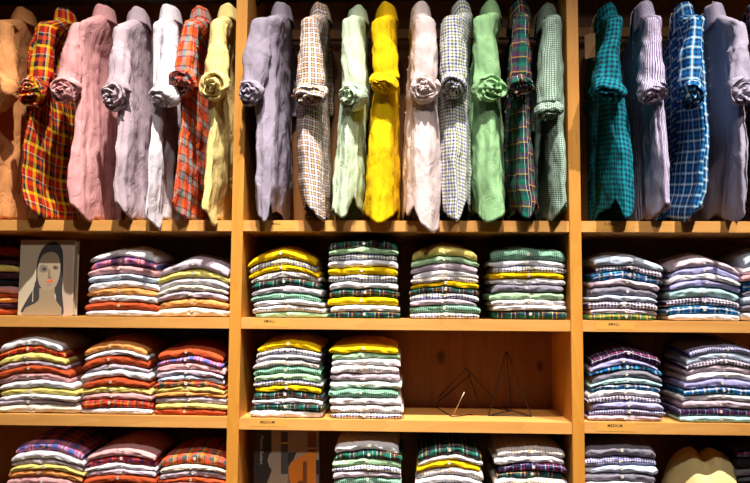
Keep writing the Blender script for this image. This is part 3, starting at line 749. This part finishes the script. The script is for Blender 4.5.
D_ = (-0.10, -0.92, -0.30)        # cuff opening towards the viewer
DN = (0.02, -0.42, -0.90)         # cuff opening downwards
SH = [
 ('peach', 'peach orange shirt hanging at far left beside the red and yellow tartan shirt', 'peach orange shirt', (25, 7), (5, 20), [(45, 0, 36), (60, -2, 35), (130, -3, 33), (180, -3, 30), (212, 0, 27)], (16, 222), (-1, 90, 19, 23), (-0.5, -0.8, -0.2)),
 ('tartan', 'red, yellow and black tartan shirt hanging between the peach and pink shirts', 'red and yellow tartan shirt', (68, 8), (47, 22), [(45, 40, 62), (60, 36, 64), (130, 30, 72), (180, 27, 70), (212, 38, 68)], (57, 219), (35, 91, 16, 16), (-0.15, -0.9, -0.3)),
 ('pink', 'pink shirt with rose-like rolled cuff hanging right of the red and yellow tartan', 'pink shirt', (106, 3), (78, 21), [(45, 76, 117), (60, 75, 118), (130, 74, 122), (180, 69, 122), (212, 72, 121)], (87, 222), (65, 90, 15, 15), D_),
 ('lavender', 'pale lavender shirt hanging between the pink and the plain white shirt', 'pale lavender shirt', (139, 7), (121, 24), [(45, 121, 149), (60, 120, 150), (130, 120, 154), (180, 121, 152), (212, 125, 152)], (131, 219), (115, 95, 14, 15), (-0.25, -0.85, -0.35)),
 ('white', 'white shirt with long pointed tail hanging over the left bay shelf edge', 'white shirt of the left bay', (172, 4), (170, 22), [(45, 161, 177), (60, 159, 178), (130, 155, 183), (180, 151, 184), (212, 152, 180)], (165, 231), (164, 96, 18, 13), (-0.6, -0.45, -0.6)),
 ('madras', 'orange-red madras plaid shirt with grey and navy bands hanging beside cream shirt', 'orange-red madras shirt', (203, 6), (191, 20), [(45, 181, 208), (60, 178, 208), (130, 185, 206), (180, 180, 205), (212, 174, 204)], (186, 220), (182, 84, 15, 16), D_),
 ('cream', 'cream yellow shirt hanging against the left wooden upright', 'cream yellow shirt', (229, 4), (219, 20), [(45, 209, 234), (60, 207, 234), (130, 217, 233), (180, 212, 232), (212, 206, 231)], (218, 227), (214, 85, 17, 16), (-0.15, -0.95, -0.15)),
 ('grey', 'plain grey shirt hanging first in the middle bay beside the left upright', 'plain grey shirt', (283, 2), (262, 16), [(45, 250, 292), (60, 247, 292), (130, 253, 292), (180, 253, 292), (212, 255, 289)], (264, 223), (250, 94, 14, 14), (-0.45, -0.85, -0.3)),
 ('tattersall', 'tan and navy tattersall checked shirt hanging second in the middle bay', 'tattersall checked shirt', (321, 2), (310, 15), [(45, 300, 326), (60, 297, 327), (130, 296, 329), (180, 298, 331), (212, 303, 330)], (318, 221), (310, 94, 19, 15), (-0.1, -0.5, -0.85)),
 ('mint', 'pale mint shirt hanging just left of the bright yellow shirt', 'pale mint shirt', (358, 5), (351, 15), [(45, 343, 365), (60, 341, 366), (130, 336, 364), (180, 333, 364), (212, 332, 362)], (344, 219), (352, 97, 17, 15), (-0.6, -0.75, -0.3)),
 ('yellow', 'bright yellow shirt with knotted cuff hanging in the middle bay', 'bright yellow shirt', (388, 2), (381, 16), [(45, 377, 396), (60, 376, 396), (130, 368, 397), (180, 365, 398), (212, 363, 398)], (379, 224), (384, 85, 16, 11), (-0.4, -0.6, -0.7)),
 ('blush', 'blush white shirt with long split tail hanging right of the yellow shirt', 'blush white shirt', (421, 1), (425, 15), [(45, 411, 436), (60, 409, 437), (130, 407, 440), (180, 405, 440), (212, 405, 440)], (430, 233), (424, 90, 16, 16), (0.0, -0.97, -0.2)),
 ('check', 'blue, white and olive checked shirt hanging between blush and plain green shirts', 'blue and olive checked shirt', (462, 0), (452, 14), [(45, 445, 470), (60, 443, 470), (130, 441, 470), (180, 441, 471), (212, 442, 471)], (457, 222), (453, 87, 15, 14), (-0.2, -0.75, -0.6)),
 ('green', 'plain light green shirt with rose-like cuff hanging in the middle bay', 'plain light green shirt', (490, 0), (483, 13), [(45, 475, 499), (60, 472, 500), (130, 470, 505), (180, 470, 506), (212, 472, 508)], (491, 223), (489, 89, 17, 15), (0.25, -0.93, -0.2)),
 ('darkplaid', 'dark green and purple plaid shirt hanging right of the light green shirt', 'dark green plaid shirt', (519, 0), (521, 14), [(45, 511, 530), (60, 510, 531), (130, 507, 535), (180, 507, 537), (212, 510, 540)], (530, 221), (521, 87, 15, 13), (0.05, -0.6, -0.8)),
 ('gingham', 'green micro gingham shirt hanging last in the middle bay beside the upright', 'green gingham shirt', (547, 3), (551, 15), [(45, 541, 562), (60, 540, 563), (130, 538, 563), (180, 539, 565), (212, 541, 566)], (556, 220), (548, 111, 14, 11), (-0.05, -0.35, -0.93)),
 ('teal', 'teal and navy checked shirt hanging first in the right bay', 'teal checked shirt', (606, 3), (614, 16), [(45, 592, 620), (60, 590, 622), (130, 588, 630), (180, 588, 634), (212, 588, 634)], (624, 220), (606, 92, 19, 14), (-0.3, -0.5, -0.8)),
 ('stripe', 'purple and white striped shirt hanging between the teal and blue plaid shirts', 'purple striped shirt', (643, 1), (652, 16), [(45, 628, 662), (60, 628, 664), (130, 630, 664), (180, 632, 664), (212, 636, 661)], (653, 218), (653, 92, 17, 12), (0.0, -0.45, -0.9)),
 ('blueplaid', 'bright blue and white plaid shirt hanging in the right bay', 'bright blue plaid shirt', (682, 2), (694, 15), [(45, 666, 704), (60, 664, 708), (130, 664, 710), (180, 660, 706), (212, 655, 702)], (690, 221), (690, 94, 13, 14), (-0.3, -0.7, -0.6)),
 ('chambray', 'plain grey-lavender shirt hanging right of the bright blue plaid shirt', 'grey-lavender shirt', (713, 2), (738, 20), [(45, 703, 744), (60, 703, 745), (130, 703, 745), (180, 702, 743), (212, 700, 741)], (738, 221), (742, 92, 15, 15), (0.1, -0.9, -0.35)),
 ('nightplaid', 'black and red-lined plaid shirt hanging at the far right edge', 'black and red-lined plaid shirt', (756, 0), (768, 20), [(45, 742, 775), (60, 742, 777), (130, 742, 780), (180, 741, 780), (212, 741, 778)], (762, 219), (773, 93, 15, 15), (0.1, -0.9, -0.35)),
]
NOTCH = {'blush': -0.35, 'darkplaid': 0.25, 'teal': -0.5, 'mint': 0.55, 'check': 0.6, 'grey': 0.5, 'chambray': 0.55, 'tartan': -0.7}   # where the side slit of the tail shows
for i, (k, lab, nb, c, s, lv, hm, cf, ax) in enumerate(SH):
    hanging_shirt(HF[k], lab, nb, c, s, lv, hm, cf, ax, i+1,
                  tag_card=(590, 46, 0.9) if k == 'teal' else None, notch=NOTCH.get(k, 0.0))

# ------------------------------------------------------------------ portrait book
def poly(bm, pts, y0, y1, mi):
    """flat printed shape: outline in x,z, from y1 (back) to y0 (face)"""
    a = [bm.verts.new((x, y0, z)) for x, z in pts]
    f = bm.faces.new(a); f.material_index = mi
def ell(cx, cz, rx, rz, n=28, a0=0, a1=2*PI):
    return [(cx+rx*math.cos(a0+(a1-a0)*k/n), cz+rz*math.sin(a0+(a1-a0)*k/n)) for k in range(n)]
yb = 0.056
p0, p1 = at(17.5, 315, yb), at(73.5, 240, yb)
bx0, bx1, bz0, bz1 = p0.x, at(73, 300, yb).x, ZB+0.001, p1.z
bk = empty('book', ((bx0+bx1)/2, yb+0.02, ZB))
tag(bk, 'thick book with painted portrait of a dark-haired woman standing on the upper shelf', 'book')
O = bk.location
bm = bmesh.new(); box(bm, bx0-O.x, bx1-O.x, yb-O.y, yb+0.003-O.y, bz0-O.z, bz1-O.z, 0.0006)
box(bm, bx0-O.x, bx1-O.x, yb+0.037-O.y, yb+0.040-O.y, bz0-O.z, bz1-O.z, 0.0006)
box(bm, bx0-O.x, bx0+0.003-O.x, yb+0.003-O.y, yb+0.037-O.y, bz0-O.z, bz1-O.z)
link('cover', tomesh(bm, 'cover', plain('warm grey cover board', rgb(196, 180, 156), 0.5), False), bk)
bm = bmesh.new(); box(bm, bx0+0.003-O.x, bx1-0.004-O.x, yb+0.003-O.y, yb+0.037-O.y, bz0+0.003-O.z, bz1-0.003-O.z)
link('pages', tomesh(bm, 'pages', plain('book paper', rgb(214, 206, 192), 0.9, bump=0.3), False), bk)
bm = bmesh.new()
W_, H_ = bx1-bx0, bz1-bz0
def q(u, v): return (bx0-O.x+u*W_, bz0-O.z+v*H_)
lay = [0]
def shape(pts, mi):
    lay[0] += 1
    poly(bm, [q(*p) for p in pts], yb-O.y-0.0002-0.00008*lay[0], 0, mi)
def sm(pts, n=6):                                        # smooth closed outline
    out = []
    N = len(pts)
    for i in range(N):
        a, b, c, d = [Vector(pts[(i+k-1) % N]) for k in range(4)]
        for s in range(n):
            t = s/n
            v = 0.5*((2*b)+(c-a)*t+(2*a-5*b+4*c-d)*t*t+(3*b-a-3*c+d)*t**3)
            out.append((v.x, v.y))
    return out
shape(sm([(0.78, .05), (0.97, .05), (.96, .5), (.93, .93), (.80, .93), (.84, .5)]), 6)
shape(sm([(.60, .975), (.45, .93), (.35, .80), (.31, .64), (.31, .46), (.26, .34), (.17, .22), (.06, .06), (.12, .05), (.30, .16), (.42, .30), (.66, .30), (.70, .16), (.78, .02), (.84, .05), (.80, .30), (.80, .60), (.78, .84), (.71, .94)]), 0)
shape([(.06, .003), (.14, .10), (.30, .16), (.38, .22), (.38, .36), (.66, .36), (.66, .24), (.72, .17), (.80, .10), (.80, .003)], 1)
shape(sm([(.55, .84), (.40, .78), (.335, .62), (.35, .46), (.42, .36), (.54, .33), (.66, .37), (.73, .50), (.745, .66), (.69, .80)]), 2)
shape(sm([(.36, .62), (.40, .67), (.50, .655), (.53, .60), (.46, .565), (.39, .575)]), 3)
shape(sm([(.415, .612), (.45, .635), (.49, .615), (.45, .59)]), 0)
shape(sm([(.60, .635), (.64, .665), (.71, .65), (.715, .62), (.66, .60)]), 3)
shape(sm([(.625, .63), (.655, .648), (.69, .632), (.655, .615)]), 0)
shape(sm([(.535, .60), (.56, .60), (.575, .52), (.60, .495), (.54, .49), (.525, .50)]), 5)
shape(sm([(.495, .455), (.54, .466), (.565, .474), (.60, .478), (.625, .464), (.60, .442), (.545, .437)]), 4)
shape(sm([(.50, .415), (.56, .405), (.60, .413), (.56, .396)]), 5)
shape(sm([(.30, .44), (.36, .36), (.38, .22), (.27, .15), (.20, .16), (.27, .28)]), 0)
shape([(.262, .36), (.270, .36), (.274, .18), (.260, .18)], 7)
link('cover_picture', tomesh(bm, 'cover_picture', [plain('paint dark hair', rgb(58, 54, 56), 0.6, bump=0.4), plain('paint beige dress', rgb(156, 136, 108), 0.6), plain('paint skin', rgb(164, 144, 118), 0.6), plain('paint grey eye shading', rgb(126, 110, 94), 0.6), plain('paint coral lips', rgb(226, 108, 60), 0.5), plain('paint brown line', rgb(126, 104, 84), 0.6), plain('paint rose wash', rgb(192, 166, 150), 0.6), plain('paint pale earring', rgb(220, 210, 196), 0.5)], False), bk)['label'] = 'painted portrait of a woman with coral lips'
# ------------------------------------------------------------------ guitar book in the bottom row
yb = 0.088
gx0, gx1 = at(254, 460, yb).x, at(319.5, 460, yb).x
gz0 = ZD+0.001; gz1 = at(290, 428, yb).z
gb = empty('book', ((gx0+gx1)/2, yb+0.015, ZD)); O = gb.location
tag(gb, 'large book with black strip and guitar pictures on its cover, bottom row of middle bay', 'book')
bm = bmesh.new()
for ya, yc in ((yb, yb+0.003), (yb+0.029, yb+0.032)): box(bm, gx0-O.x, gx1-O.x, ya-O.y, yc-O.y, gz0-O.z, gz1-O.z, 0.0006)
box(bm, gx0-O.x, gx0+0.003-O.x, yb+0.003-O.y, yb+0.029-O.y, gz0-O.z, gz1-O.z)
link('cover', tomesh(bm, 'cover', plain('charcoal cover board', rgb(38, 36, 38), 0.5), False), gb)
bm = bmesh.new(); box(bm, gx0+0.003-O.x, gx1-0.004-O.x, yb+0.003-O.y, yb+0.029-O.y, gz0+0.003-O.z, gz1-0.003-O.z)
link('pages', tomesh(bm, 'pages', plain('book paper pale', rgb(206, 198, 184), 0.9, bump=0.3), False), gb)
bm = bmesh.new(); lay[0] = 0
bx0, W_, bz0 = gx0, gx1-gx0, gz0; H_ = gz1-gz0
def gp(px, py):                                          # cover position of a point of the printed picture
    p = at(px, py, yb); return ((p.x-gx0)/W_, (p.z-gz0)/H_)
def gshape(pts, mi):
    lay[0] += 1
    poly(bm, [q(*gp(*p)) for p in pts], yb-O.y-0.0002-0.00008*lay[0], 0, mi)
gshape([(271.5, 430), (319, 430), (319, 545), (271.5, 545)], 0)                                 # pale ground
gshape([(288, 452), (294, 452), (294, 462), (319, 462), (319, 545), (271.5, 545), (271.5, 484), (280, 470)], 4)
gshape([(278, 446), (283, 444), (283, 452), (288, 453), (288, 480), (284, 500), (290, 545), (266.5, 545), (266, 486), (269, 478), (272, 470), (269, 466), (267.5, 460), (269.5, 454)], 1)   # grey guitar
gshape([(281, 432), (288, 432), (288, 474), (281, 474)], 5); gshape([(281, 442.5), (288.5, 442), (288.5, 443.6), (281, 444)], 6)
gshape([(288, 453), (297, 452), (293, 460), (288, 466)], 2)
gshape([(303, 455), (307.5, 453), (307.5, 449), (316, 449), (316, 500), (317, 545), (291, 545), (288, 510), (293, 490), (289, 478), (288.5, 468), (292, 461), (298, 458)], 3)   # orange guitar
gshape([(307.5, 432), (316.5, 432), (316.5, 452), (307.5, 452)], 7); gshape([(307, 447.6), (316.8, 447.6), (316.8, 449), (307, 449)], 6)
gshape([(303, 462), (307, 461), (307, 520), (302, 520)], 7)
gshape(ell(300.5, 486, 4.5, 5.5), 7)
gshape([(316, 460), (319, 460), (319, 474), (316, 474)], 2)
link('cover_picture', tomesh(bm, 'cover_picture', [plain('print pale grey brown', rgb(148, 128, 112), 0.6), plain('print grey guitar', rgb(138, 126, 114), 0.6), plain('print black', rgb(30, 30, 34), 0.6), plain('print orange guitar', rgb(196, 112, 22), 0.6), plain('print mid grey', rgb(96, 92, 90), 0.6), plain('print dark grey neck', rgb(60, 60, 66), 0.6), plain('print tan bar', rgb(190, 160, 110), 0.6), plain('print brown neck', rgb(110, 60, 20), 0.6)], False), gb)['label'] = 'printed picture of a grey and an orange guitar'
fc = bpy.data.curves.new('lettering', 'FONT'); fc.body = 'Picasso Guitars'; fc.size = 0.0165; fc.align_x = 'LEFT'; fc.align_y = 'CENTER'; fc.extrude = 0.0001
fo = bpy.data.objects.new('lettering', fc); COL.objects.link(fo)
dg = bpy.context.evaluated_depsgraph_get(); tm = bpy.data.meshes.new_from_object(fo.evaluated_get(dg)); bpy.data.objects.remove(fo)
bm = bmesh.new(); bm.from_mesh(tm)
p = at(262, 435.5, yb)
bmesh.ops.transform(bm, matrix=Matrix.Translation((p.x-O.x, yb-0.0006-O.y, p.z-O.z)) @ Matrix.Rotation(PI/2, 4, 'X') @ Matrix.Rotation(-PI/2, 4, 'Z'), verts=bm.verts)
link('cover_title', tomesh(bm, 'cover_title', plain('print white lettering', rgb(190, 180, 170), 0.6), False), gb)['label'] = 'pale vertical cover title'

# ------------------------------------------------------------------ two bent wire display easels in the empty cubby
def wires(name, label, segs, bright=()):
    pts = [Vector(p) for s in segs for p in s]
    c = sum(pts, Vector())/len(pts); c.z = ZC-0.0038
    o = empty(name, c); tag(o, label, 'display stand', 'wire display easels in the empty cubby')
    return o, c
zf = ZC+0.0018-0.0038
def fl(px, py):
    p = on(px, py, zf); p.z = zf; return p
def wire_part(root, c, name, pts, mat=WIRE):
    bm = bmesh.new(); tube(bm, [Vector(p)-c for p in pts], 0.0012 if mat is LITWIRE else 0.0019, 7)
    return link(name, tomesh(bm, name, mat), root)
A1 = at(466.4, 367.6, 0.17); A1b = at(471, 374, 0.21)
a, b_, c_, d_ = fl(432, 404.6), fl(452.4, 416.8), fl(479.5, 405.2), fl(511, 411)
a2 = fl(433.5, 405.8); e_ = fl(472, 414.4)
root, c = wires('wire_easel', 'bent wire display easel with low wide apex, left in the empty cubby', [(A1, a), (b_, d_)])
wire_part(root, c, 'front_frame', [a, A1, fl(500, 406)])
wire_part(root, c, 'back_frame', [a2, A1b, A1, c_])
wire_part(root, c, 'base_rod', [a, b_, e_])
wire_part(root, c, 'base_rod', [c_, d_, fl(500, 406)])
pk = at(464.3, 392, 0.075)
wire_part(root, c, 'prop_rod', [b_, pk], LITWIRE)['label'] = 'bright lit-toned wire prop'
A2 = at(506.4, 351.5, 0.14)
l_, r_, k_ = fl(488.7, 415.6), fl(531.5, 416.4), fl(511.8, 410.4)
root, c = wires('wire_easel', 'bent wire display easel with tall narrow apex, right in the empty cubby', [(A2, l_), (r_, k_)])
wire_part(root, c, 'leg', [l_, A2 + Vector((-0.002, 0, 0))])
wire_part(root, c, 'leg', [r_, A2 + Vector((0.002, 0, 0))])
wire_part(root, c, 'back_leg', [k_, A2 + Vector((0, 0.003, 0))])
wire_part(root, c, 'base_frame', [l_, r_, k_, l_])

# ------------------------------------------------------------------ cream hat with pinched crown
hc = at(702, 470, 0.17); 
ztop = at(702, 446.5, 0.17).z
hat = empty('hat', (hc.x, 0.172, ZD)); hat.rotation_euler = (0, 0, -0.16); tag(hat, 'cream hat with a pinched crown on the bottom shelf of the right bay', 'hat')
HH = ztop-ZD
bm = bmesh.new(); NU, NV = 64, 34
def crown(i, j):
    a = 2*PI*i/NU; t = j/(NV-1)                          # t 0 brim line .. 1 centre of the top
    ca, sa = math.cos(a), math.sin(a)
    if t < 0.72:
        u = t/0.72
        r = 0.142-0.018*u-0.068*u**2.4; z = 0.035+(HH-0.045)*(1-(1-u)**1.35)
    else:
        u = (t-0.72)/0.28
        r = 0.056*(1-u); z = HH-0.010+0.010*math.sin(u*PI*0.9)
    x, y = r*ca*1.02, r*sa*1.0-0.01
    top = max(0.0, min(1.0, (z-0.10)/(HH-0.10)))
    # lengthwise dent in the top and two pinches at the front
    z -= 0.030*top**3*math.exp(-(x/0.018)**2)
    y += 0.034*top**1.3*math.exp(-((x)/0.024)**2)*max(0, -sa)
    for s in (-1, 1):
        y -= 0.012*top*math.exp(-((x-s*0.045)/0.022)**2)*max(0, -sa)
    x += 0.002*nz(a*2, z*10, 4); 
    return Vector((x, y, z))
grid(bm, crown, NU, NV, True, lambda i, j: (i*0.012, j*0.01))
bmesh.ops.remove_doubles(bm, verts=bm.verts, dist=1e-4)
HATM = cloth('cream felt', rgb(226, 206, 146))
o = link('crown', tomesh(bm, 'crown', HATM), hat); mm = o.modifiers.new('felt thickness', 'SOLIDIFY'); mm.thickness = 0.002
bm = bmesh.new()
grid(bm, lambda i, j: Vector(((0.142+0.022*j/5)*math.cos(2*PI*i/NU), -0.01+(0.142+0.022*j/5)*math.sin(2*PI*i/NU)*(0.98), 0.036-0.031*(j/5)**0.7+0.004*math.sin(4*PI*i/NU)*(j/5)*0)), NU, 6, True, lambda i, j: (i*0.012, j*0.01))
o = link('brim', tomesh(bm, 'brim', HATM), hat); mm = o.modifiers.new('felt thickness', 'SOLIDIFY'); mm.thickness = 0.002
bm = bmesh.new()
grid(bm, lambda i, j: Vector(((0.1435-0.0006*j)*1.02*math.cos(2*PI*i/NU), -0.01+(0.1435-0.0006*j)*math.sin(2*PI*i/NU), 0.038+0.007*j)), NU, 5, True, lambda i, j: (i*0.012, j*0.01))
o = link('hat_band', tomesh(bm, 'hat_band', plain('tan hat ribbon', rgb(120, 96, 60), 0.7)), hat); o['label'] = 'tan ribbon band'

hat.location.x -= 0.004
# ------------------------------------------------------------------ light: the shop's ceiling spots and an added dim fill
def spot(loc, aim, watt, col=(1, 0.93, 0.84), size=70, blend=0.6, rad=0.02):
    l = bpy.data.lights.new('ceiling_spot', 'SPOT'); l.energy = watt; l.color = col; l.spot_size = math.radians(size); l.spot_blend = blend; l.shadow_soft_size = rad
    o = bpy.data.objects.new('ceiling_spot', l); COL.objects.link(o); o.location = loc
    o.rotation_euler = (Vector(aim)-Vector(loc)).to_track_quat('-Z', 'Y').to_euler(); return o
spot((-0.30, -1.74, 5.1), (-1.08, 0.0, 0.38), 1750, size=36, blend=1.0, rad=0.03)
spot((0.20, -1.74, 5.1), (0.0, 0.0, 0.38), 1330, size=32, blend=1.0, rad=0.03)
spot((2.10, -1.74, 5.1), (1.0, 0.0, 0.33), 2000, size=36, blend=1.0, rad=0.03)
# a second row of ceiling spots further back in the shop
for sx, ax_ in ((-0.4, -0.85), (1.0, 0.65)):
    spot((sx, -3.6, 4.6), (ax_, 0.0, 0.65), 330, size=40, blend=1.0, rad=0.12)
al = bpy.data.lights.new('shop_fill_light', 'AREA'); al.energy = 10; al.size = 2.6; al.color = (1, 0.9, 0.78)  # unseen area lamp, added as soft fill for the shaded parts
ao = bpy.data.objects.new('shop_fill_light', al); COL.objects.link(ao); ao.location = (0, -2.2, 5.0)
ao.rotation_euler = (Vector((0, 0, 1.2))-Vector(ao.location)).to_track_quat('-Z', 'Y').to_euler()
w = bpy.data.worlds.new('world'); scene.world = w; w.use_nodes = True
w.node_tree.nodes['Background'].inputs[0].default_value = (1.0, 0.86, 0.7, 1); w.node_tree.nodes['Background'].inputs[1].default_value = 0.012
vs = scene.view_settings
vs.view_transform = 'Standard'; vs.look = 'None'; vs.gamma = 1.0; vs.use_curve_mapping = False; vs.exposure = 0.0
